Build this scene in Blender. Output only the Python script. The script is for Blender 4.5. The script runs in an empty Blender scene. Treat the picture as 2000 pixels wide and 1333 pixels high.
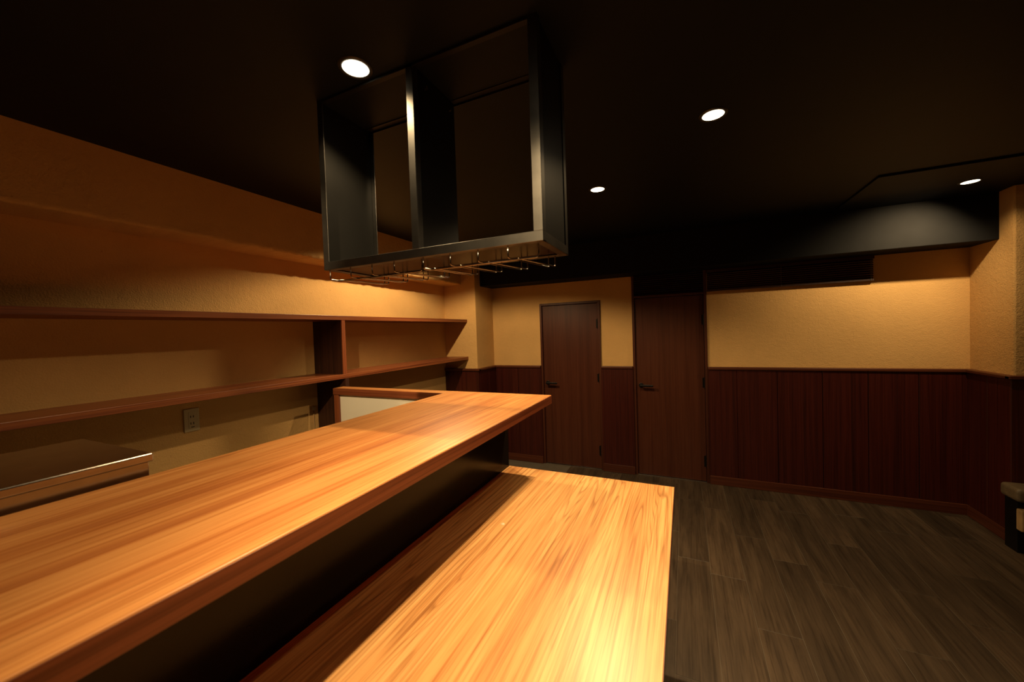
import bpy, bmesh, math, random
from mathutils import Vector, Matrix, Euler
random.seed(7)
S = bpy.context.scene
COL = S.collection

# ------------------------------------------------------------------ camera
HC = 1.5
F_PX = 736.19
YAW, PITCH, ROLL = math.radians(-24.559), math.radians(-1.421), math.radians(-1.883)
fw = Vector((math.sin(YAW)*math.cos(PITCH), math.cos(YAW)*math.cos(PITCH), math.sin(PITCH)))
r0 = Vector((math.cos(YAW), -math.sin(YAW), 0.0))
u0 = r0.cross(fw)
rt = r0*math.cos(ROLL) + u0*math.sin(ROLL)
up = -r0*math.sin(ROLL) + u0*math.cos(ROLL)
cam_d = bpy.data.cameras.new('camera')
cam_d.sensor_width = 36.0
cam_d.lens = F_PX/2000*36.0
cam_d.clip_start = 0.02
cam_d.dof.use_dof = True
cam_d.dof.focus_distance = 2.1
cam_d.dof.aperture_fstop = 3.2
cam = bpy.data.objects.new('camera', cam_d)
COL.objects.link(cam)
m = Matrix((rt, up, -fw)).transposed().to_4x4()
m.translation = Vector((0, 0, HC))
cam.matrix_world = m
S.camera = cam

# ------------------------------------------------------------------ world and exposure
w = bpy.data.worlds.new('world'); S.world = w
w.use_nodes = True
w.node_tree.nodes['Background'].inputs[0].default_value = (0, 0, 0, 1)
w.node_tree.nodes['Background'].inputs[1].default_value = 0.0
S.view_settings.view_transform = 'Standard'
S.view_settings.look = 'None'
S.view_settings.gamma = 1.0
S.view_settings.use_curve_mapping = False
S.view_settings.exposure = 0.0

LAMP_COL = (1.0, 0.70, 0.36)
# ceiling downlights: x, y, beam power (W), beam angle, beam tilt (x, y), spill power (W), spill angle
LAMPS = [
    (-0.926, 0.908, 14, 80, 0.0, 0.30, 32, 134),     # front of the glass cabinet
    (0.124, 1.751, 34, 90, 0.15, 0.0, 16, 140),     # middle of the room
    (-0.461, 2.332, 105, 100, 0.0, -0.34, 42, 142),    # beyond the counter end
    (1.630, 3.335, 48, 112, -0.36, 0.64, 8, 150),    # far corner
    (-1.640, 2.450, 16, 110, 0.0, 0.2, 70, 150.5),      # over the aisle, behind the cabinet
    (-0.385, 0.430, 165, 88, 0.15, 0.28, 8, 130),   # above the low table, out of frame
    (-0.950, 0.300, 150, 36, -0.64, 0.78, 0.3, 100),  # unseen lamp added out of frame to light the cream counter return panel
]

# ------------------------------------------------------------------ dimensions (metres)
XL, YB, YP, XP, XR = -2.474, 4.001, 3.595, -2.069, 1.952
Z_RAIL, Z_BASE, Z_BEAM, Y_BEAM, Z_CEIL = 1.108, 0.082, 2.018, 3.712, 2.348
Y_RP = 3.584
D_K, Z_K = 0.231, 2.039
X_FAR, Y_NEAR = 3.3, -2.2
T_W = 0.032

# ------------------------------------------------------------------ material helpers
def new_mat(name):
    m = bpy.data.materials.new(name); m.use_nodes = True
    nt = m.node_tree
    return m, nt, nt.nodes['Principled BSDF']

def node(nt, typ, **kw):
    n = nt.nodes.new(typ)
    for k, v in kw.items():
        setattr(n, k, v)
    return n

def ramp(nt, fac, stops):
    r = node(nt, 'ShaderNodeValToRGB')
    el = r.color_ramp.elements
    while len(el) < len(stops):
        el.new(0.5)
    for e, (p, c) in zip(el, stops):
        e.position = p; e.color = (c[0], c[1], c[2], 1)
    nt.links.new(fac, r.inputs[0])
    return r.outputs[0]

def coords(nt, scale, random_shift=0.0):
    tc = node(nt, 'ShaderNodeTexCoord')
    mp = node(nt, 'ShaderNodeMapping')
    mp.inputs['Scale'].default_value = scale
    src = tc.outputs['Object']
    if random_shift:
        oi = node(nt, 'ShaderNodeObjectInfo')
        mul = node(nt, 'ShaderNodeVectorMath', operation='SCALE')
        cmb = node(nt, 'ShaderNodeCombineXYZ')
        for i in range(3):
            nt.links.new(oi.outputs['Random'], cmb.inputs[i])
        nt.links.new(cmb.outputs[0], mul.inputs[0])
        mul.inputs['Scale'].default_value = random_shift
        add = node(nt, 'ShaderNodeVectorMath', operation='ADD')
        nt.links.new(src, add.inputs[0]); nt.links.new(mul.outputs[0], add.inputs[1])
        src = add.outputs[0]
    nt.links.new(src, mp.inputs[0])
    return mp.outputs[0]

def noise(nt, vec, scale, detail=4, rough=0.55, dist=0.0):
    n = node(nt, 'ShaderNodeTexNoise')
    n.inputs['Scale'].default_value = scale
    n.inputs['Detail'].default_value = detail
    n.inputs['Roughness'].default_value = rough
    n.inputs['Distortion'].default_value = dist
    nt.links.new(vec, n.inputs['Vector'])
    return n.outputs['Fac']

def mix(nt, mode, a, b, fac=1.0):
    n = node(nt, 'ShaderNodeMix', data_type='RGBA', blend_type=mode)
    n.inputs[0].default_value = fac
    nt.links.new(a, n.inputs[6])
    if hasattr(b, 'links'):
        nt.links.new(b, n.inputs[7])
    else:
        n.inputs[7].default_value = (b[0], b[1], b[2], 1)
    return n.outputs[2]

def bump(nt, bsdf, h, strength, dist=0.002):
    b = node(nt, 'ShaderNodeBump')
    b.inputs['Strength'].default_value = strength
    b.inputs['Distance'].default_value = dist
    nt.links.new(h, b.inputs['Height'])
    nt.links.new(b.outputs[0], bsdf.inputs['Normal'])

def plain(name, col, rough=0.5, metal=0.0, spec=0.5, var=0.12, vscale=12.0, bump_s=0.0):
    m, nt, b = new_mat(name)
    v = coords(nt, (1, 1, 1))
    n = noise(nt, v, vscale, 5)
    lo = [c*(1-var) for c in col]; hi = [min(1, c*(1+var)) for c in col]
    nt.links.new(ramp(nt, n, [(0.3, lo), (0.7, hi)]), b.inputs['Base Color'])
    b.inputs['Roughness'].default_value = rough
    b.inputs['Metallic'].default_value = metal
    b.inputs['Specular IOR Level'].default_value = spec
    if bump_s:
        bump(nt, b, noise(nt, v, vscale*6, 3), bump_s)
    return m

def wood(name, axis, light, mid, dark, rough=0.35, streak=7.0, fine=60.0, spec=0.5, shift=3.0, line=0.55, length=0.35, rings=0.0):
    """streaky veneer, grain running along the given axis"""
    m, nt, b = new_mat(name)
    def sc(a, along):
        s = [a, a, a]; s['xyz'.index(axis)] = along
        return s
    v1 = coords(nt, sc(streak, length), shift)
    n1 = noise(nt, v1, 1.6, 6, 0.62, 0.35)
    base = ramp(nt, n1, [(0.30, dark), (0.44, mid), (0.56, light), (0.68, mid)])
    v2 = coords(nt, sc(fine, 1.1), shift)
    n2 = noise(nt, v2, 1.5, 5, 0.6, 0.15)
    lines = ramp(nt, n2, [(0.36, (line, line*0.86, line*0.72)), (0.52, (1, 1, 1))])
    v3 = coords(nt, sc(fine*3.2, 2.2), shift)
    n3 = noise(nt, v3, 1.3, 3)
    pores = ramp(nt, n3, [(0.33, (0.8, 0.74, 0.68)), (0.47, (1, 1, 1))])
    c = mix(nt, 'MULTIPLY', mix(nt, 'MULTIPLY', base, lines), pores)
    if rings:
        # thin darker growth lines: contours of a long stretched noise
        n4 = noise(nt, coords(nt, sc(3.6, 0.16), shift), 1.5, 3, 0.5, 0.2)
        mu = node(nt, 'ShaderNodeMath', operation='MULTIPLY'); mu.inputs[1].default_value = 34.0
        fr = node(nt, 'ShaderNodeMath', operation='FRACT')
        nt.links.new(n4, mu.inputs[0]); nt.links.new(mu.outputs[0], fr.inputs[0])
        d = (1-rings, 1-rings*1.15, 1-rings*1.3)
        rg = ramp(nt, fr.outputs[0], [(0.0, d), (0.10, (1, 1, 1)), (0.72, (1, 1, 1)), (1.0, d)])
        br = ramp(nt, noise(nt, coords(nt, sc(2.2, 0.4), shift), 1.3, 2), [(0.42, (0, 0, 0)), (0.58, (1, 1, 1))])
        gate = node(nt, 'ShaderNodeMix', data_type='RGBA')
        nt.links.new(br, gate.inputs[0]); gate.inputs[6].default_value = (1, 1, 1, 1)
        nt.links.new(rg, gate.inputs[7])
        c = mix(nt, 'MULTIPLY', c, gate.outputs[2])
    nt.links.new(c, b.inputs['Base Color'])
    b.inputs['Roughness'].default_value = rough
    b.inputs['Specular IOR Level'].default_value = spec
    bump(nt, b, n3, 0.06, 0.001)
    return m

def plaster(name, col):
    m, nt, b = new_mat(name)
    v = coords(nt, (1, 1, 1))
    n = noise(nt, v, 3.0, 6, 0.6)
    c = ramp(nt, n, [(0.3, [x*0.93 for x in col]), (0.7, [min(1, x*1.05) for x in col])])
    vo = node(nt, 'ShaderNodeTexVoronoi')
    vo.inputs['Scale'].default_value = 26
    vo.inputs['Randomness'].default_value = 1.0
    nt.links.new(v, vo.inputs['Vector'])
    pit = ramp(nt, vo.outputs['Distance'], [(0.05, (0.6, 0.55, 0.5)), (0.10, (1, 1, 1))])
    nmask = ramp(nt, noise(nt, v, 9.0, 2), [(0.60, (0, 0, 0)), (0.66, (1, 1, 1))])
    pits = node(nt, 'ShaderNodeMix', data_type='RGBA')
    nt.links.new(nmask, pits.inputs[0])
    pits.inputs[6].default_value = (1, 1, 1, 1)
    nt.links.new(pit, pits.inputs[7])
    nt.links.new(mix(nt, 'MULTIPLY', c, pits.outputs[2]), b.inputs['Base Color'])
    b.inputs['Roughness'].default_value = 0.85
    b.inputs['Specular IOR Level'].default_value = 0.2
    h = node(nt, 'ShaderNodeMath', operation='ADD')
    nt.links.new(noise(nt, v, 34, 6, 0.6), h.inputs[0])
    nt.links.new(noise(nt, v, 140, 3), h.inputs[1])
    bump(nt, b, h.outputs[0], 0.55, 0.006)
    return m

M = {}
M['plaster'] = plaster('ochre_plaster', (0.66, 0.41, 0.16))
M['ceiling'] = plain('black_ceiling_paint', (0.0058, 0.0085, 0.013), 0.55, spec=0.18)
M['beam'] = plain('black_beam_paint', (0.0075, 0.008, 0.009), 0.7, spec=0.15)
M['counter_y'] = wood('teak_laminate_long', 'y', (0.60, 0.275, 0.088), (0.48, 0.185, 0.052), (0.34, 0.108, 0.031), 0.34, 5.0, 60.0, 0.5, 0, 0.76, 0.22, 0.32)
M['table_y'] = wood('teak_laminate_table', 'y', (0.66, 0.365, 0.14), (0.57, 0.28, 0.095), (0.44, 0.18, 0.058), 0.36, 4.8, 64.0, 0.45, 0, 0.72, 0.24, 0.42)
M['counter_x'] = wood('teak_laminate_cross', 'x', (0.60, 0.29, 0.10), (0.46, 0.19, 0.057), (0.29, 0.10, 0.032), 0.33, 6.0, 46.0, 0.5, 0, 0.62, 0.30)
M['edge_y'] = wood('brown_edge_band', 'y', (0.21, 0.058, 0.022), (0.155, 0.040, 0.015), (0.09, 0.022, 0.010), 0.38, 40.0, 160.0, 0.5, 0, 0.6, 0.3)
M['edge_x'] = wood('brown_edge_band_cross', 'x', (0.26, 0.075, 0.030), (0.19, 0.052, 0.020), (0.12, 0.030, 0.013), 0.4, 40.0, 160.0, 0.5, 0, 0.6, 0.3)
M['shelf'] = wood('brown_shelf_wood', 'y', (0.27, 0.085, 0.028), (0.19, 0.053, 0.019), (0.11, 0.029, 0.012), 0.4, 22.0, 110.0, 0.45, 2, 0.6, 0.4)
M['divider'] = wood('dark_divider_wood', 'z', (0.05, 0.018, 0.010), (0.035, 0.012, 0.007), (0.02, 0.008, 0.005), 0.5, 22.0, 110.0, 0.4, 2, 0.7, 0.4)
M['edge_z'] = wood('brown_edge_upright', 'z', (0.30, 0.09, 0.032), (0.22, 0.06, 0.022), (0.13, 0.034, 0.014), 0.4, 40.0, 160.0, 0.5, 2, 0.6, 0.3)
M['wainscot'] = wood('mahogany_wainscot', 'z', (0.062, 0.010, 0.006), (0.046, 0.007, 0.0045), (0.028, 0.005, 0.0035), 0.38, 26.0, 140.0, 0.45, 4, 0.6, 0.25)
M['trim'] = wood('mahogany_trim', 'x', (0.11, 0.03, 0.013), (0.085, 0.022, 0.010), (0.055, 0.014, 0.007), 0.4, 30.0, 140.0, 0.45, 4, 0.7, 0.3)
M['trim_y'] = wood('mahogany_trim_side', 'y', (0.11, 0.03, 0.013), (0.085, 0.022, 0.010), (0.055, 0.014, 0.007), 0.4, 30.0, 140.0, 0.45, 4, 0.7, 0.3)
M['door'] = wood('brown_door_veneer', 'z', (0.088, 0.026, 0.013), (0.075, 0.021, 0.0105), (0.058, 0.016, 0.008), 0.36, 14.0, 110.0, 0.45, 4, 0.8, 0.2)
M['frame'] = wood('brown_door_frame', 'z', (0.085, 0.024, 0.011), (0.068, 0.018, 0.009), (0.045, 0.012, 0.006), 0.4, 30.0, 140.0, 0.45, 4, 0.75, 0.3)
M['cream'] = plain('cream_panel', (0.82, 0.78, 0.66), 0.4, var=0.03, vscale=4)
M['black_panel'] = plain('black_laminate_panel', (0.007, 0.006, 0.005), 0.20, spec=0.16, var=0.1)
M['steel_black'] = plain('black_painted_steel', (0.15, 0.145, 0.135), 0.36, 1.0, 0.5, 0.25, 9.0)
M['hood_panel'] = plain('black_sheet_steel', (0.010, 0.010, 0.0095), 0.42, 0.2, 0.35, 0.15, 5.0)
M['tray'] = plain('bronze_dark_steel', (0.065, 0.045, 0.032), 0.25, 0.85, 0.5, 0.2, 7.0)
M['chrome'] = plain('chrome_wire', (0.34, 0.31, 0.27), 0.16, 1.0, 0.5, 0.04)
M['stainless'] = plain('brushed_stainless', (0.45, 0.43, 0.40), 0.22, 1.0, 0.5, 0.10, 14.0)
M['hardware'] = plain('black_hardware', (0.012, 0.012, 0.012), 0.35, 0.6, 0.5)
M['plate'] = plain('ivory_plastic', (0.55, 0.47, 0.30), 0.45, var=0.04)
M['slot'] = plain('socket_black', (0.01, 0.009, 0.008), 0.7)
M['blind'] = wood('dark_blind_slat', 'x', (0.050, 0.022, 0.016), (0.038, 0.016, 0.012), (0.025, 0.011, 0.009), 0.42, 30, 140, 0.45, 4, 0.7, 0.3)
M['cord'] = plain('grey_cord', (0.10, 0.095, 0.09), 0.8)
M['vinyl'] = plain('olive_brown_vinyl', (0.13, 0.095, 0.055), 0.5, var=0.2, vscale=20, bump_s=0.1)
M['beige'] = plain('beige_upholstery', (0.42, 0.27, 0.12), 0.7, var=0.2, vscale=14)
M['ring'] = plain('black_trim_ring', (0.02, 0.019, 0.017), 0.4)
M['reflector'] = plain('white_reflector', (0.8, 0.77, 0.7), 0.25, 0.6, 0.5, 0.02)

def floor_mat():
    m, nt, b = new_mat('dark_floor_plank')
    v1 = coords(nt, (9, 0.9, 9), 13)
    n1 = noise(nt, v1, 1.8, 7, 0.65, 0.6)
    base = ramp(nt, n1, [(0.28, (0.034, 0.023, 0.015)), (0.48, (0.060, 0.041, 0.026)), (0.64, (0.086, 0.059, 0.037)), (0.76, (0.050, 0.035, 0.023))])
    v2 = coords(nt, (80, 2.2, 80), 13)
    n2 = noise(nt, v2, 1.4, 5, 0.6, 0.3)
    g = ramp(nt, n2, [(0.34, (0.62, 0.58, 0.54)), (0.52, (1, 1, 1))])
    c = mix(nt, 'MULTIPLY', base, g)
    oi = node(nt, 'ShaderNodeObjectInfo')
    tone = ramp(nt, oi.outputs['Random'], [(0.0, (0.72, 0.71, 0.70)), (1.0, (1.18, 1.15, 1.12))])
    c = mix(nt, 'MULTIPLY', c, tone)
    vk = coords(nt, (5, 1.6, 5), 13)
    vo = node(nt, 'ShaderNodeTexVoronoi'); vo.inputs['Scale'].default_value = 0.9
    nt.links.new(vk, vo.inputs['Vector'])
    kn = ramp(nt, vo.outputs['Distance'], [(0.04, (0.25, 0.22, 0.2)), (0.10, (1, 1, 1))])
    c = mix(nt, 'MULTIPLY', c, kn)
    nt.links.new(c, b.inputs['Base Color'])
    b.inputs['Roughness'].default_value = 0.48
    b.inputs['Specular IOR Level'].default_value = 0.4
    bump(nt, b, n2, 0.12, 0.001)
    return m
M['plank'] = floor_mat()
M['subfloor'] = plain('painted_joint_glint', (0.105, 0.085, 0.062), 0.8)  # pale joint colour stands in for light caught on the plank edges

def emis_mat():
    m, nt, b = new_mat('lamp_glow')
    b.inputs['Base Color'].default_value = (1, 0.9, 0.75, 1)
    b.inputs['Emission Color'].default_value = (1, 0.80, 0.52, 1)
    b.inputs['Emission Strength'].default_value = 9.0
    return m
M['lamp'] = emis_mat()

# ------------------------------------------------------------------ geometry helpers
def box(bm, x0, x1, y0, y1, z0, z1):
    vs = [bm.verts.new(p) for p in ((x0,y0,z0),(x1,y0,z0),(x1,y1,z0),(x0,y1,z0),(x0,y0,z1),(x1,y0,z1),(x1,y1,z1),(x0,y1,z1))]
    for f in ((0,3,2,1),(4,5,6,7),(0,1,5,4),(1,2,6,5),(2,3,7,6),(3,0,4,7)):
        bm.faces.new([vs[i] for i in f])

def lathe(bm, prof, seg=40, centre=(0, 0, 0), close=False):
    rings = []
    for r, z in prof:
        if r < 1e-6:
            rings.append([bm.verts.new((centre[0], centre[1], centre[2]+z))])
        else:
            rings.append([bm.verts.new((centre[0]+r*math.cos(2*math.pi*i/seg), centre[1]+r*math.sin(2*math.pi*i/seg), centre[2]+z)) for i in range(seg)])
    for a, b in zip(rings, rings[1:]):
        for i in range(seg):
            j = (i+1) % seg
            if len(a) == 1:
                bm.faces.new((a[0], b[i], b[j]))
            elif len(b) == 1:
                bm.faces.new((a[i], b[0], a[j]))
            else:
                bm.faces.new((a[i], b[i], b[j], a[j]))

def tube(bm, pts, rad, seg=8):
    pts = [Vector(p) for p in pts]
    prev = None
    n = None
    for i, p in enumerate(pts):
        if i == 0: t = (pts[1]-p)
        elif i == len(pts)-1: t = (p-pts[i-1])
        else: t = (pts[i+1]-p).normalized() + (p-pts[i-1]).normalized()
        t.normalize()
        if n is None:
            n = t.orthogonal().normalized()
        n = (n - t*n.dot(t)).normalized()
        bb = t.cross(n)
        ring = [bm.verts.new(p + n*rad*math.cos(2*math.pi*k/seg) + bb*rad*math.sin(2*math.pi*k/seg)) for k in range(seg)]
        if prev:
            for k in range(seg):
                bm.faces.new((prev[k], prev[(k+1) % seg], ring[(k+1) % seg], ring[k]))
        else:
            bm.faces.new(list(reversed(ring)))
        prev = ring
    bm.faces.new(prev)

def bend(pts, r=0.008, n=4):
    """round the corners of a polyline"""
    pts = [Vector(p) for p in pts]
    out = [pts[0]]
    for a, b, c in zip(pts, pts[1:], pts[2:]):
        d1 = (a-b); d2 = (c-b)
        rr = min(r, d1.length*0.45, d2.length*0.45)
        p1 = b+d1.normalized()*rr; p2 = b+d2.normalized()*rr
        for i in range(n+1):
            t = i/n
            out.append(p1*(1-t)**2 + b*2*t*(1-t) + p2*t*t)
    out.append(pts[-1])
    return out

def finish(name, bm, mat, parent=None, origin=None, bevel=0.0, smooth=False, segs=2):
    bmesh.ops.recalc_face_normals(bm, faces=bm.faces)
    if origin is None:
        cs = [v.co for v in bm.verts]
        mn = Vector((min(c.x for c in cs), min(c.y for c in cs), min(c.z for c in cs)))
        mx = Vector((max(c.x for c in cs), max(c.y for c in cs), max(c.z for c in cs)))
        origin = Vector(((mn.x+mx.x)/2, (mn.y+mx.y)/2, mn.z))
    origin = Vector(origin)
    bmesh.ops.translate(bm, verts=bm.verts, vec=-origin)
    me = bpy.data.meshes.new(name)
    bm.to_mesh(me); bm.free()
    me.materials.append(mat)
    if smooth:
        for p in me.polygons: p.use_smooth = True
    o = bpy.data.objects.new(name, me)
    COL.objects.link(o)
    if bevel:
        md = o.modifiers.new('bevel', 'BEVEL'); md.width = bevel; md.segments = segs; md.limit_method = 'ANGLE'
        md.angle_limit = math.radians(40)
    if parent is not None:
        o.parent = parent
        o.location = origin - world_loc(parent)
    else:
        o.location = origin
    return o

def world_loc(o):
    p = Vector(o.location)
    while o.parent:
        o = o.parent; p = p + Vector(o.location)
    return p

def bobj(name, dims, mat, parent=None, bevel=0.0, origin=None, segs=2):
    bm = bmesh.new(); box(bm, *dims)
    return finish(name, bm, mat, parent, origin, bevel, segs=segs)

def thing(name, loc, label, cat, group=None, kind=None):
    o = bpy.data.objects.new(name, None); COL.objects.link(o)
    o.empty_display_size = 0.05
    o.location = loc
    tag(o, label, cat, group, kind)
    return o

def tag(o, label=None, cat=None, group=None, kind=None):
    if label: o['label'] = label
    if cat: o['category'] = cat
    if group: o['group'] = group
    if kind: o['kind'] = kind
    return o

# ------------------------------------------------------------------ floor
fl = bobj('floor', (XL-0.1, X_FAR+0.1, Y_NEAR-0.1, YB+0.1, -0.12, -0.0012), M['subfloor'])
tag(fl, 'dark brown wood plank floor of the room', 'floor', kind='structure')
PW, PL = 0.1828, 0.915
x_ref = -0.064
joints = {-1: 2.045, 0: 1.719, 1: 2.518, 2: 2.140, 3: 1.90, 4: 2.660, 5: 2.240, 6: 1.82, 7: 2.55, 8: 2.1}
plank_me = {}
def plank_mesh(wd, ln):
    key = (round(wd, 4), round(ln, 4))
    if key in plank_me: return plank_me[key]
    bm = bmesh.new()
    e = 0.0008
    lo = [(-wd/2, -ln/2), (wd/2, -ln/2), (wd/2, ln/2), (-wd/2, ln/2)]
    hi = [(-wd/2+e, -ln/2+e), (wd/2-e, -ln/2+e), (wd/2-e, ln/2-e), (-wd/2+e, ln/2-e)]
    r1 = [bm.verts.new((x, y, -0.0012)) for x, y in lo]
    r2 = [bm.verts.new((x, y, -0.0006)) for x, y in lo]
    r3 = [bm.verts.new((x, y, 0.0)) for x, y in hi]
    for a, b in ((r1, r2), (r2, r3)):
        for i in range(4):
            bm.faces.new((a[i], a[(i+1) % 4], b[(i+1) % 4], b[i]))
    bm.faces.new(r3); bm.faces.new(list(reversed(r1)))
    bmesh.ops.recalc_face_normals(bm, faces=bm.faces)
    me = bpy.data.meshes.new('plank'); bm.to_mesh(me); bm.free(); me.materials.append(M['plank'])
    plank_me[key] = me
    return me
ci = -6
n_plank = 0
while True:
    xa, xb = x_ref + (ci-0)*PW, x_ref + (ci+1)*PW
    if xa > X_FAR: break
    xb = min(xb, X_FAR)
    off = joints.get(ci, 1.5 + random.random()*PL)
    ymax = YB - 0.002 if xa < XR - 0.02 else Y_RP
    k0 = math.floor((Y_NEAR-off)/PL)
    y = off + k0*PL
    while y < ymax:
        ya, yb = max(y, Y_NEAR), min(y+PL, ymax)
        if yb - ya > 0.03 and xb-xa > 0.02:
            me = plank_mesh(xb-xa-0.0017, yb-ya-0.0024)
            o = bpy.data.objects.new('plank', me); COL.objects.link(o)
            o.parent = fl
            o.location = Vector(((xa+xb)/2, (ya+yb)/2, 0)) - fl.location
            n_plank += 1
        y += PL
    ci += 1

# ------------------------------------------------------------------ ceiling, beam
ce = bobj('ceiling', (XL-0.1, X_FAR+0.1, Y_NEAR-0.1, YB+0.1, Z_CEIL, Z_CEIL+0.12), M['ceiling'])
tag(ce, 'matte black painted ceiling', 'ceiling', kind='structure')
sf = bobj('trim_1', (1.06, XR+0.4, 2.95, Y_BEAM+0.02, Z_CEIL-0.012, Z_CEIL+0.01), M['ceiling'], bevel=0.003)
tag(sf, 'shallow black dropped ceiling panel in the far right corner', 'soffit', kind='structure')
bmm = bobj('trim_2', (XP-0.02, XR+0.02, Y_BEAM, YB+0.02, Z_BEAM, Z_CEIL+0.02), M['beam'], bevel=0.004)
tag(bmm, 'black boxed ceiling beam running along the back wall', 'beam', kind='structure')

# ------------------------------------------------------------------ left wall with plaster bulkhead
def wall_left():
    bm = bmesh.new()
    ya, yb = Y_NEAR-0.1, YB+0.1
    n = 240
    xk = XL + D_K
    r = 0.016
    arc = [(xk - r + r*math.cos(a), Z_K + r - r*math.sin(a)) for a in [math.radians(t) for t in (0, 22, 45, 68, 90)]]
    prof = [(XL-0.12, Z_CEIL+0.05), (xk, Z_CEIL+0.05), (xk, Z_K+0.06)] + arc + [(XL, Z_K), (XL, -0.02), (XL-0.12, -0.02)]
    rows = []
    for i in range(n+1):
        y = ya + (yb-ya)*i/n
        row = []
        jx, jz = random.uniform(-1, 1)*0.0028, random.uniform(-1, 1)*0.0032
        for k, (x, z) in enumerate(prof):
            dx = jx if 3 <= k <= 7 else 0
            dz = jz if 3 <= k <= 7 else 0
            row.append(bm.verts.new((x+dx, y, z+dz)))
        rows.append(row)
    np_ = len(prof)
    for a, b in zip(rows, rows[1:]):
        for k in range(np_):
            bm.faces.new((a[k], a[(k+1) % np_], b[(k+1) % np_], b[k]))
    bm.faces.new(rows[0]); bm.faces.new(list(reversed(rows[-1])))
    return finish('wall_left', bm, M['plaster'], origin=(XL, 0, 0))
tag(wall_left(), 'ochre plaster wall behind the bar with a bulkhead along its top', 'wall', kind='structure')

# pillar in the far left corner
wp = bobj('wall_left_pillar', (XL-0.05, XP, YP, YB+0.1, -0.02, Z_CEIL+0.03), M['plaster'], bevel=0.006)
tag(wp, 'ochre plaster pillar in the far left corner', 'wall', kind='structure')

# ------------------------------------------------------------------ back wall with two door openings
D1 = (-1.470, -0.799, 1.800)
D2 = (-0.477, 0.197, 1.818)
bm = bmesh.new()
yb0, yb1 = YB, YB+0.12
box(bm, XP-0.1, D1[0], yb0, yb1, -0.02, Z_CEIL+0.03)
box(bm, D1[1], D2[0], yb0, yb1, -0.02, Z_CEIL+0.03)
box(bm, D2[1], XR+0.1, yb0, yb1, -0.02, Z_CEIL+0.03)
box(bm, D1[0], D1[1], yb0, yb1, D1[2], Z_CEIL+0.03)
box(bm, D2[0], D2[1], yb0, yb1, 2.05, Z_CEIL+0.03)
wb = finish('wall_back', bm, M['plaster'], origin=(0, YB, 0))
tag(wb, 'ochre plaster back wall above a dark wood wainscot', 'wall', kind='structure')

# right hand wall: short side and the face turning right
wr = bobj('wall_right', (XR, XR+0.12, Y_RP+0.004, YB+0.1, -0.02, Z_CEIL+0.03), M['plaster'], bevel=0.004)
tag(wr, 'short ochre plaster side wall at the right end of the back wall', 'wall', kind='structure')
wrf = bobj('wall_right_face', (XR+0.003, X_FAR+0.1, Y_RP, Y_RP+0.12, -0.02, Z_CEIL+0.03), M['plaster'], bevel=0.006)
tag(wrf, 'ochre plaster wall face turning right beside the padded bench', 'wall', kind='structure')
we = bobj('wall_far_right', (X_FAR, X_FAR+0.12, Y_NEAR-0.1, Y_RP+0.1, -0.02, Z_CEIL+0.03), M['plaster'])
tag(we, 'ochre plaster wall closing the room on the right, out of view', 'wall', kind='structure')
wn = bobj('wall_front', (XL-0.1, X_FAR+0.1, Y_NEAR-0.12, Y_NEAR, -0.02, Z_CEIL+0.03), M['plaster'])
tag(wn, 'ochre plaster wall behind the viewer, out of view', 'wall', kind='structure')

# wainscot panels (parts of their walls), vertical boards with recessed joints
def panels(parent, xs, y_face, z0, z1, axis='x', sign=-1):
    for a, b in zip(xs, xs[1:]):
        g = 0.0018
        if axis == 'x':
            d = (a+g, b-g, y_face+sign*T_W if sign < 0 else y_face, y_face if sign < 0 else y_face+T_W, z0, z1)
        else:
            d = (y_face-T_W, y_face, a+g, b-g, z0, z1) if sign < 0 else (y_face, y_face+T_W, a+g, b-g, z0, z1)
        bobj('wainscot_panel', d, M['wainscot'], parent, bevel=0.0022, segs=1)
zp0, zp1 = Z_BASE, Z_RAIL-0.022
def split(a, b, n): return [a+(b-a)*i/n for i in range(n+1)]
panels(wp, split(XL+0.001, XP+T_W, 2), YP, zp0, zp1)
panels(wp, split(YP, YB, 2), XP, zp0, zp1, 'y', 1)
panels(wb, split(XP+T_W, D1[0]+0.001, 2), YB, zp0, zp1)
panels(wb, [D1[1]-0.001, D2[0]+0.001], YB, zp0, zp1)
panels(wb, [D2[1]-0.001, 0.43, 0.738, 1.055, 1.352, 1.655, XR], YB, zp0, zp1)
panels(wr, split(Y_RP-T_W+0.002, YB-T_W+0.003, 2), XR, zp0, zp1, 'y', -1)
panels(wrf, split(XR-T_W, X_FAR, 5), Y_RP, zp0, zp1)

# chair rails (trim) and baseboards
def trim_run(name, label, cat, dims, mat, bev=0.006):
    o = bobj(name, dims, mat, bevel=bev)
    tag(o, label, cat, kind='structure')
    return o
rz0, rz1, ro = Z_RAIL-0.026, Z_RAIL, T_W+0.012
trim_run('trim_3', 'chair rail on the front of the far left pillar', 'chair rail', (XL, XP+ro, YP-ro, YP+0.002, rz0, rz1), M['trim'])
trim_run('trim_4', 'chair rail on the right side of the far left pillar', 'chair rail', (XP-0.002, XP+ro, YP-ro+0.002, YB, rz0, rz1-0.0005), M['trim_y'])
trim_run('trim_5', 'chair rail between the left pillar and the narrow left door', 'chair rail', (XP, D1[0]-0.002, YB-ro, YB+0.002, rz0, rz1), M['trim'])
trim_run('trim_6', 'chair rail between the two brown doors', 'chair rail', (D1[1]+0.002, D2[0]-0.002, YB-ro, YB+0.002, rz0, rz1), M['trim'])
trim_run('trim_7', 'long chair rail right of the right-hand door', 'chair rail', (D2[1]+0.002, XR, YB-ro, YB+0.002, rz0, rz1), M['trim'])
trim_run('trim_8', 'chair rail on the short right side wall', 'chair rail', (XR-ro, XR+0.002, Y_RP-ro+0.002, YB, rz0, rz1-0.0005), M['trim_y'])
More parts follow.
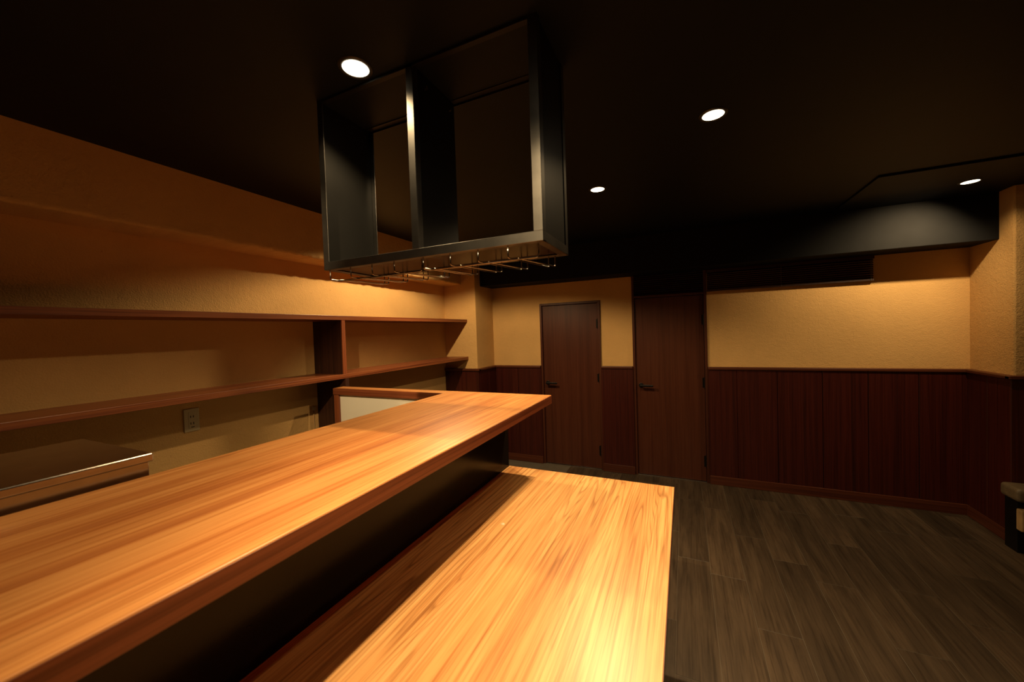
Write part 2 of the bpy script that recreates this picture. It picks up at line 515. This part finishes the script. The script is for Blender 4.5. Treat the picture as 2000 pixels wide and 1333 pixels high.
trim_run('trim_9', 'chair rail on the right wall face above the padded bench', 'chair rail', (XR-ro, X_FAR, Y_RP-ro, Y_RP+0.002, rz0, rz1), M['trim'])
bo = T_W+0.006
trim_run('baseboard_left', 'dark brown baseboard at the foot of the left pillar', 'baseboard', (XL, XP+bo, YP-bo, YP, 0, Z_BASE), M['trim'], 0.003)
trim_run('baseboard_pillar', 'dark brown baseboard on the side of the left pillar', 'baseboard', (XP, XP+bo, YP-bo+0.002, YB, 0, Z_BASE-0.0005), M['trim_y'], 0.003)
trim_run('baseboard_back', 'short brown baseboard between pillar and left door', 'baseboard', (XP+bo, D1[0]-0.002, YB-bo, YB, 0, Z_BASE), M['trim'], 0.003)
trim_run('baseboard_middle', 'short brown baseboard between the two doors', 'baseboard', (D1[1]+0.002, D2[0]-0.002, YB-bo, YB, 0, Z_BASE), M['trim'], 0.003)
trim_run('baseboard_right', 'long brown baseboard right of the right-hand door', 'baseboard', (D2[1]+0.002, XR, YB-bo, YB, 0, Z_BASE), M['trim'], 0.003)
trim_run('baseboard_side', 'brown baseboard on the short right side wall', 'baseboard', (XR-bo, XR, Y_RP-bo+0.002, YB-bo, 0, Z_BASE-0.0005), M['trim_y'], 0.003)
trim_run('baseboard_face', 'brown baseboard on the wall face behind the padded bench', 'baseboard', (XR-bo, X_FAR, Y_RP-bo, Y_RP, 0, Z_BASE), M['trim'], 0.003)

# ------------------------------------------------------------------ doors
def lever(parent, x, z, yf):
    h = bmesh.new()
    # square-ended rose, neck and flat lever
    for i in range(1):
        pts = [(x, yf+0.001, z), (x, yf-0.012, z)]
        tube(h, pts, 0.023, 20)
        tube(h, [(x, yf-0.010, z), (x, yf-0.046, z)], 0.009, 12)
        box(h, x-0.012, x+0.118, yf-0.056, yf-0.042, z-0.010, z+0.010)
    return finish('lever_handle', h, M['hardware'], parent, bevel=0.003)

def door(name, D, label, ztop_frame, hinges, handle, transom=False):
    x0, x1, zt = D
    jw = 0.024
    fr = 0.018
    t = thing(name, ((x0+x1)/2, YB, 0), label, 'door', kind='structure')
    bobj('jamb', (x0, x0+jw, YB-fr, YB+0.09, 0, ztop_frame), M['frame'], t, 0.002)
    bobj('jamb', (x1-jw, x1, YB-fr, YB+0.09, 0, ztop_frame), M['frame'], t, 0.002)
    bobj('door_head', (x0+jw, x1-jw, YB-fr+0.001, YB+0.09, zt-jw, zt), M['frame'], t, 0.002)
    leaf = bobj('door_leaf', (x0+jw+0.003, x1-jw-0.003, YB+0.002, YB+0.038, 0.008, zt-jw-0.003), M['door'], t, 0.002)
    bobj('threshold', (x0+jw, x1-jw, YB-0.01, YB+0.09, 0.0, 0.006), M['stainless'], t, 0.001)
    lever(leaf, x0+jw+0.048, handle, YB+0.002)
    for za, zb in hinges:
        hb = bmesh.new()
        tube(hb, [(x1-jw-0.001, YB-0.004, za), (x1-jw-0.001, YB-0.004, zb)], 0.0075, 10)
        box(hb, x1-jw-0.022, x1-jw+0.002, YB-0.001, YB+0.003, za+0.008, zb-0.008)
        finish('hinge', hb, M['hardware'], leaf)
    if transom:
        # slatted panel between the door head and the beam
        bobj('transom_back', (x0+jw, x1-jw, YB+0.04, YB+0.05, zt, ztop_frame), M['blind'], t)
        n = 10
        for i in range(n):
            z = zt+0.010+i*(ztop_frame-zt-0.012)/n
            b_ = bmesh.new()
            box(b_, x0+jw+0.002, x1-jw-0.002, -0.013, 0.013, -0.0012, 0.0012)
            bmesh.ops.rotate(b_, verts=b_.verts, cent=(0, 0, 0), matrix=Matrix.Rotation(math.radians(38), 3, 'X'))
            bmesh.ops.translate(b_, verts=b_.verts, vec=(0, YB+0.004, z+0.008))
            finish('transom_slat', b_, M['blind'], t)
    return t
door('door_1', D1, 'plain brown flush door nearest the left pillar, lever handle partly behind the counter', D1[2],
     [(1.50, 1.61), (0.93, 1.03), (0.14, 0.26)], 0.915)
door('door_2', D2, 'brown flush door with a slatted transom reaching up to the beam', 2.03,
     [(1.50, 1.61), (0.90, 1.01), (0.14, 0.26)], 0.915, True)

# ------------------------------------------------------------------ rolled-up slatted blind right of the door transom
def venetian():
    x0, x1 = D2[1]+0.003, 1.394
    yc = YB-0.024
    zb, zt = 1.814, Z_BEAM-0.002
    t = thing('venetian_blind', ((x0+x1)/2, yc, zb), 'dark brown slatted blind under the beam right of the right-hand door', 'blind')
    bobj('headrail', (x0, x1, yc-0.020, yc+0.020, zt-0.026, zt), M['blind'], t, 0.002)
    n = 9
    for i in range(n):
        z = zb+0.026+i*(zt-0.034-zb-0.026)/(n-1)
        b_ = bmesh.new()
        box(b_, x0+0.004, x1-0.004, -0.013, 0.013, -0.0013, 0.0013)
        bmesh.ops.rotate(b_, verts=b_.verts, cent=(0, 0, 0), matrix=Matrix.Rotation(math.radians(35), 3, 'X'))
        bmesh.ops.translate(b_, verts=b_.verts, vec=(0, yc, z))
        finish('slat', b_, M['blind'], t)
    bobj('bottom_rail', (x0, x1, yc-0.014, yc+0.014, zb, zb+0.014), M['blind'], t, 0.003)
    for x in (0.776, 1.373):
        b_ = bmesh.new(); tube(b_, [(x, yc-0.0165, zb+0.004), (x, yc-0.0165, zt-0.01)], 0.0022, 6)
        finish('ladder_cord', b_, M['cord'], t)
venetian()

# ------------------------------------------------------------------ bar counter
ZC, TC = 1.154, 0.044
XCF, XCB, YCE, YRN, XRL = -0.651, -1.288, 1.912, 1.822, -2.190
XPAN = -0.908
Y0C = -1.5
ct = thing('bar_counter', ((XCF+XCB)/2, 0.3, 0), 'long teak laminate bar counter with dark edge band and black front', 'counter')
bm = bmesh.new()
box(bm, XCB, XCF-0.0008, Y0C, YCE-0.0008, ZC-TC, ZC)
wt = finish('worktop', bm, M['counter_y'], ct, bevel=0.003)
bobj('edge_band', (XCF-0.003, XCF, Y0C, YCE, ZC-TC-0.0005, ZC-0.0032), M['edge_y'], wt, 0.0008)
bobj('edge_band', (XRL, XCF-0.003, YCE-0.003, YCE, ZC-TC-0.0005, ZC-0.0032), M['edge_x'], wt, 0.0008)
rtop = bobj('return_top', (XRL+0.003, XCB-0.0005, YRN+0.003, YCE-0.003, ZC-TC, ZC-0.0003), M['counter_x'], ct, 0.0015)
bobj('edge_band', (XRL, XCB-0.001, YRN, YRN+0.003, ZC-TC, ZC-0.0012), M['edge_x'], rtop, 0.0008)
bobj('edge_band', (XRL, XRL+0.003, YRN+0.003, YCE-0.003, ZC-TC, ZC-0.0012), M['edge_y'], rtop, 0.0008)
bobj('front_panel', (XPAN-0.03, XPAN, Y0C+0.01, YCE-0.020, 0, ZC-TC), M['black_panel'], ct, 0.001)
bobj('inner_panel', (XCB+0.03, XCB+0.05, Y0C+0.01, YRN+0.018, 0, ZC-TC), M['cream'], ct, 0.001)
bobj('end_panel', (XCB+0.03, XPAN-0.03, YCE-0.05, YCE-0.022, 0, ZC-TC), M['black_panel'], ct, 0.001)
bobj('return_panel', (XRL+0.045, XCB+0.05, YRN+0.018, YRN+0.036, 0, ZC-TC), M['cream'], ct, 0.001)
bobj('return_post', (XRL+0.002, XRL+0.045, YRN+0.004, YCE-0.004, 0, ZC-TC), M['edge_z'], ct, 0.002)
bobj('return_back_panel', (XRL+0.045, XCB+0.03, YCE-0.030, YCE-0.012, 0, ZC-TC), M['wainscot'], ct, 0.001)

# ------------------------------------------------------------------ lower table on the customers' side
ZB, XBR, YBE = 0.749, -0.056, 1.892
tb = thing('low_bar_table', ((XPAN+XBR)/2, 0.3, 0), 'lower teak laminate table top along the black front of the counter', 'table')
tt = bobj('table_top', (XPAN+0.001, XBR, Y0C, YBE, ZB-0.032, ZB), M['table_y'], tb, 0.0015)
bobj('edge_band', (XBR, XBR+0.0015, Y0C, YBE, ZB-0.032, ZB-0.001), M['edge_y'], tt)
bobj('edge_band', (XPAN+0.001, XBR, YBE, YBE+0.0015, ZB-0.032, ZB-0.001), M['edge_x'], tt)
bobj('support_panel', (-0.44, -0.41, Y0C+0.02, YBE-0.12, 0, ZB-0.032), M['black_panel'], tb, 0.001)
bm = bmesh.new(); lathe(bm, [(0, 0.0030), (0.005, 0.0026), (0.008, 0.0)], 20, (-0.6595, 1.300, ZB))
finish('bumper_dot', bm, M['plate'], tt, smooth=True)

# ------------------------------------------------------------------ stainless cabinet behind the counter
XB1, XX, YX, ZX = -1.310, -1.745, 0.514, 1.205
sc = thing('stainless_cabinet', ((XB1+XX)/2, 0, 0), 'stainless steel cabinet with flat lid behind the near end of the counter', 'cabinet')
bobj('cabinet_body', (XX+0.008, XB1-0.008, -0.85, YX-0.008, 0.05, ZX-0.022), M['stainless'], sc, 0.002)
bobj('lid', (XX, XB1, -0.86, YX, ZX-0.022, ZX), M['stainless'], sc, 0.0042, segs=3)
for xx in (XX+0.05, XB1-0.05):
    for yy in (-0.80, YX-0.06):
        b_ = bmesh.new(); lathe(b_, [(0, 0), (0.02, 0), (0.018, 0.02), (0.012, 0.052), (0, 0.052)], 16, (xx, yy, 0))
        finish('foot', b_, M['hardware'], sc)

# ------------------------------------------------------------------ wall shelves and divider
DS, TS = 0.295, 0.031
Y0S = -1.6
s1 = bobj('wall_shelf', (XL, XL+DS, Y0S, YP, 1.651-TS, 1.651), M['shelf'], bevel=0.002)
tag(s1, 'upper long brown wooden shelf on the plaster wall behind the bar', 'shelf', 'bar wall shelves')
s2 = bobj('wall_shelf', (XL, XL+DS, Y0S, YP, 1.239-TS, 1.239), M['shelf'], bevel=0.002)
tag(s2, 'lower long brown wooden shelf just above the wall socket', 'shelf', 'bar wall shelves')
YD = 1.911
dv = thing('shelf_divider', (XL+DS/2, YD, 0), 'dark upright board dividing the wall shelves above the counter return', 'divider')
bobj('upper_board', (XL, XL+DS-0.012, YD, YD+0.030, 1.239, 1.651-TS), M['divider'], dv)
bobj('edge_strip', (XL+DS-0.012, XL+DS-0.002, YD, YD+0.030, 1.239, 1.651-TS), M['edge_z'], dv, 0.001)
bobj('lower_board', (XL, XL+DS-0.001, YD+0.012, YD+0.042, 0, 1.239-TS), M['divider'], dv)

# ------------------------------------------------------------------ wall socket and cable fitting
so = thing('wall_socket', (XL, 1.137, 1.010), 'ivory double wall socket under the lower shelf', 'socket')
pl = bobj('cover_plate', (XL, XL+0.009, 1.101, 1.173, 1.010, 1.136), M['plate'], so, 0.003)
bobj('insert', (XL+0.008, XL+0.0105, 1.121, 1.153, 1.028, 1.118), M['plate'], so, 0.001)
for zz in (1.092, 1.055):
    for yy in (1.1305, 1.1435):
        bobj('slot', (XL+0.010, XL+0.0110, yy-0.0018, yy+0.0018, zz-0.006, zz+0.006), M['slot'], so)
bobj('name_mark', (XL+0.010, XL+0.0109, 1.131, 1.147, 1.0325, 1.0365), M['slot'], so)
cf = thing('cable_fitting', (XL, 1.885, 0.80), 'small pale cable box on the wall left of the dark divider', 'cable box')
bobj('box', (XL, XL+0.014, 1.872, 1.894, 0.975, 1.000), M['plate'], cf, 0.003)
b_ = bmesh.new(); tube(b_, bend([(XL+0.004, 1.884, 0.977), (XL+0.004, 1.884, 0.35)]), 0.003, 8)
finish('cable', b_, M['beige'], cf, smooth=True)

# ------------------------------------------------------------------ hanging glass cabinet
HX0, HX1, HXM = -1.180, -0.340, -0.754
HY0, HY1, HZ0, HZ1 = 0.968, 1.212, 1.744, 1.772
hg = thing('hanging_glass_cabinet', ((HX0+HX1)/2, (HY0+HY1)/2, HZ0), 'black steel open cabinet hanging from the ceiling over the counter', 'cabinet')
def angle_post(x_out, sx, y_out, sy, z0, z1, wd=0.027, th=0.003):
    bm = bmesh.new()
    xs = sorted((x_out, x_out+sx*wd)); ys = sorted((y_out, y_out+sy*th))
    box(bm, xs[0], xs[1], ys[0], ys[1], z0, z1)
    xs = sorted((x_out, x_out+sx*th)); ys = sorted((y_out+sy*th, y_out+sy*wd))
    box(bm, xs[0], xs[1], ys[0], ys[1], z0, z1)
    return finish('post', bm, M['steel_black'], hg, bevel=0.0006, segs=1)
ZT = Z_CEIL
angle_post(HX0, 1, HY0, 1, HZ1, ZT)
angle_post(HXM, -1, HY0, 1, HZ1, ZT, 0.026)
angle_post(HX1, -1, HY0, 1, HZ1, ZT)
angle_post(HX0, 1, HY1, -1, HZ1, ZT)
angle_post(HX1, -1, HY1, -1, HZ1, ZT)
def rail(name, d, d2, mat='steel_black'):
    bm = bmesh.new(); box(bm, *d); box(bm, *d2)
    return finish(name, bm, M[mat], hg, bevel=0.0006, segs=1)
th = 0.003
rail('bottom_rail', (HX0, HX1, HY0, HY0+th, HZ0, HZ1), (HX0, HX1, HY0+th, HY0+0.026, HZ0, HZ0+th))
rail('bottom_rail', (HX0, HX1, HY1-th, HY1, HZ0, HZ1), (HX0, HX1, HY1-0.026, HY1-th, HZ0, HZ0+th))
rail('bottom_rail', (HX0, HX0+th, HY0+th, HY1-th, HZ0, HZ1), (HX0+th, HX0+0.026, HY0+0.026, HY1-0.026, HZ0, HZ0+th))
rail('bottom_rail', (HX1-th, HX1, HY0+th, HY1-th, HZ0, HZ1), (HX1-0.026, HX1-th, HY0+0.026, HY1-0.026, HZ0, HZ0+th))
rail('top_rail', (HX0+0.027, HX1-0.027, HY0, HY0+th, ZT-0.010, ZT), (HX0, HX1, HY0+th, HY0+0.026, ZT-th, ZT), 'hood_panel')
rail('top_rail', (HX0+0.027, HX1-0.027, HY1-th, HY1, ZT-0.010, ZT), (HX0, HX1, HY1-0.026, HY1-th, ZT-th, ZT), 'hood_panel')
bobj('side_panel', (HX0+th, HX0+th+0.004, HY0+0.004, HY1-0.004, HZ0+0.012, ZT), M['hood_panel'], hg)
bobj('middle_panel', (HXM-0.007, HXM-0.003, HY0+0.004, HY1-0.004, HZ0+0.012, ZT), M['hood_panel'], hg)
bobj('side_panel', (HX1-th-0.004, HX1-th, HY0+0.004, HY1-0.004, HZ0+0.012, ZT), M['hood_panel'], hg)
tray = bobj('bottom_tray', (HX0+0.004, HX1-0.004, HY0+0.004, HY1-0.004, HZ0+0.004, HZ0+0.010), M['tray'], hg)
for (bx, by) in ((HX0+0.007, HY0+0.075), (HX0+0.007, HY1-0.03), (HXM-0.003, HY0+0.075), (HXM-0.003, HY1-0.03)):
    b_ = bmesh.new(); tube(b_, [(bx, by, ZT-0.035), (bx+0.004, by, ZT-0.035)], 0.006, 6)
    finish('bolt', b_, M['chrome'], hg)
# glass racks: bent wires under the tray
ZW = 1.706
def glass_rack(xs, x_end):
    r0_ = 0.0021
    zt_ = HZ0+0.004
    yf, yb = HY0+0.007, HY1-0.022
    bm = bmesh.new()
    tube(bm, bend([(xs[0], yf, zt_), (xs[0], yf, ZW), (xs[0]+0.010, yf+0.022, ZW), (x_end, yf+0.022, ZW), (x_end, yf+0.022, zt_)], 0.009), r0_, 8)
    rk = finish('glass_rack', bm, M['chrome'], hg, smooth=True)
    for i, x in enumerate(xs):
        for k, dx in enumerate((0.004, 0.026)):
            bm = bmesh.new()
            ya = yf+(0.0 if k == 0 else 0.020)
            pts = [(x+dx, ya, ZW+0.003), (x+dx+0.048, yb, ZW+0.003), (x+dx+0.048, yb, zt_)]
            if k == 0 and i > 0:
                pts = [(x+dx, ya, zt_)] + pts
            tube(bm, bend(pts, 0.008), r0_, 8)
            finish('wire', bm, M['chrome'], rk, smooth=True)
glass_rack([-1.158, -1.061, -0.962, -0.866], -0.767)
glass_rack([-0.744, -0.647, -0.550, -0.453], -0.365)

# ------------------------------------------------------------------ padded bench at the right wall
be = thing('padded_bench', (2.3, 3.47, 0), 'low padded olive bench against the right wall at the frame edge', 'bench')
YBE0, YBE1 = 3.385, Y_RP-0.045
bobj('seat_cushion', (1.858, 3.0, YBE0, YBE1, 0.335, 0.420), M['vinyl'], be, 0.022, segs=4)
bobj('front_cover', (1.885, 2.98, YBE0-0.006, YBE0+0.03, 0.342, 0.408), M['beige'], be, 0.010, segs=3)
bobj('plinth', (1.885, 3.0, YBE0+0.05, YBE1, 0, 0.335), M['black_panel'], be, 0.002)
bobj('base_cover', (1.880, 2.98, YBE0+0.01, YBE0+0.055, 0.150, 0.285), M['beige'], be, 0.008, segs=3)

# ------------------------------------------------------------------ ceiling downlights
LAB = ['glowing ceiling downlight just in front of the hanging glass cabinet',
       'glowing ceiling downlight over the open floor, right of the hanging cabinet',
       'small glowing ceiling downlight over the far end of the counter, nearest the doors',
       'glowing downlight in the dropped ceiling panel of the far right corner',
       'ceiling downlight over the bar aisle, hidden behind the hanging cabinet',
       'ceiling downlight over the low table, just above the picture',
       'unseen swivelled downlight over the counter, added to light the counter return']
def downlight(x, y, watts, beam, tx, ty, spill, spill_angle, label, zc):
    t = thing('downlight', (x, y, zc), label, 'downlight', 'recessed ceiling downlights')
    bm = bmesh.new(); lathe(bm, [(0.040, 0.001), (0.040, -0.003), (0.050, -0.004), (0.053, 0.001)], 40, (x, y, zc))
    finish('trim_ring', bm, M['ring'], t, smooth=True)
    bm = bmesh.new(); lathe(bm, [(0.0405, -0.0025), (0.0395, -0.0005), (0, -0.0005)], 40, (x, y, zc))
    finish('lamp_glass', bm, M['lamp'], t, smooth=True)
    for nm, e, ang, blend, rx, ry in (('downlight_beam', watts, beam, 1.0, ty, tx), ('downlight_spill', spill, spill_angle, 0.5 if spill_angle <= 150 else 0.25, 0, 0)):
        ld = bpy.data.lights.new(nm, 'SPOT')
        ld.energy = e; ld.color = LAMP_COL
        ld.spot_size = math.radians(ang); ld.spot_blend = blend
        ld.shadow_soft_size = 0.014
        lo = bpy.data.objects.new(nm, ld); COL.objects.link(lo)
        lo.parent = t; lo.location = (0, 0, -0.0175)
        lo.rotation_euler = (rx, -ry, 0)
for i, L in enumerate(LAMPS):
    downlight(*L, LAB[i], Z_CEIL-0.012 if i == 3 else Z_CEIL)
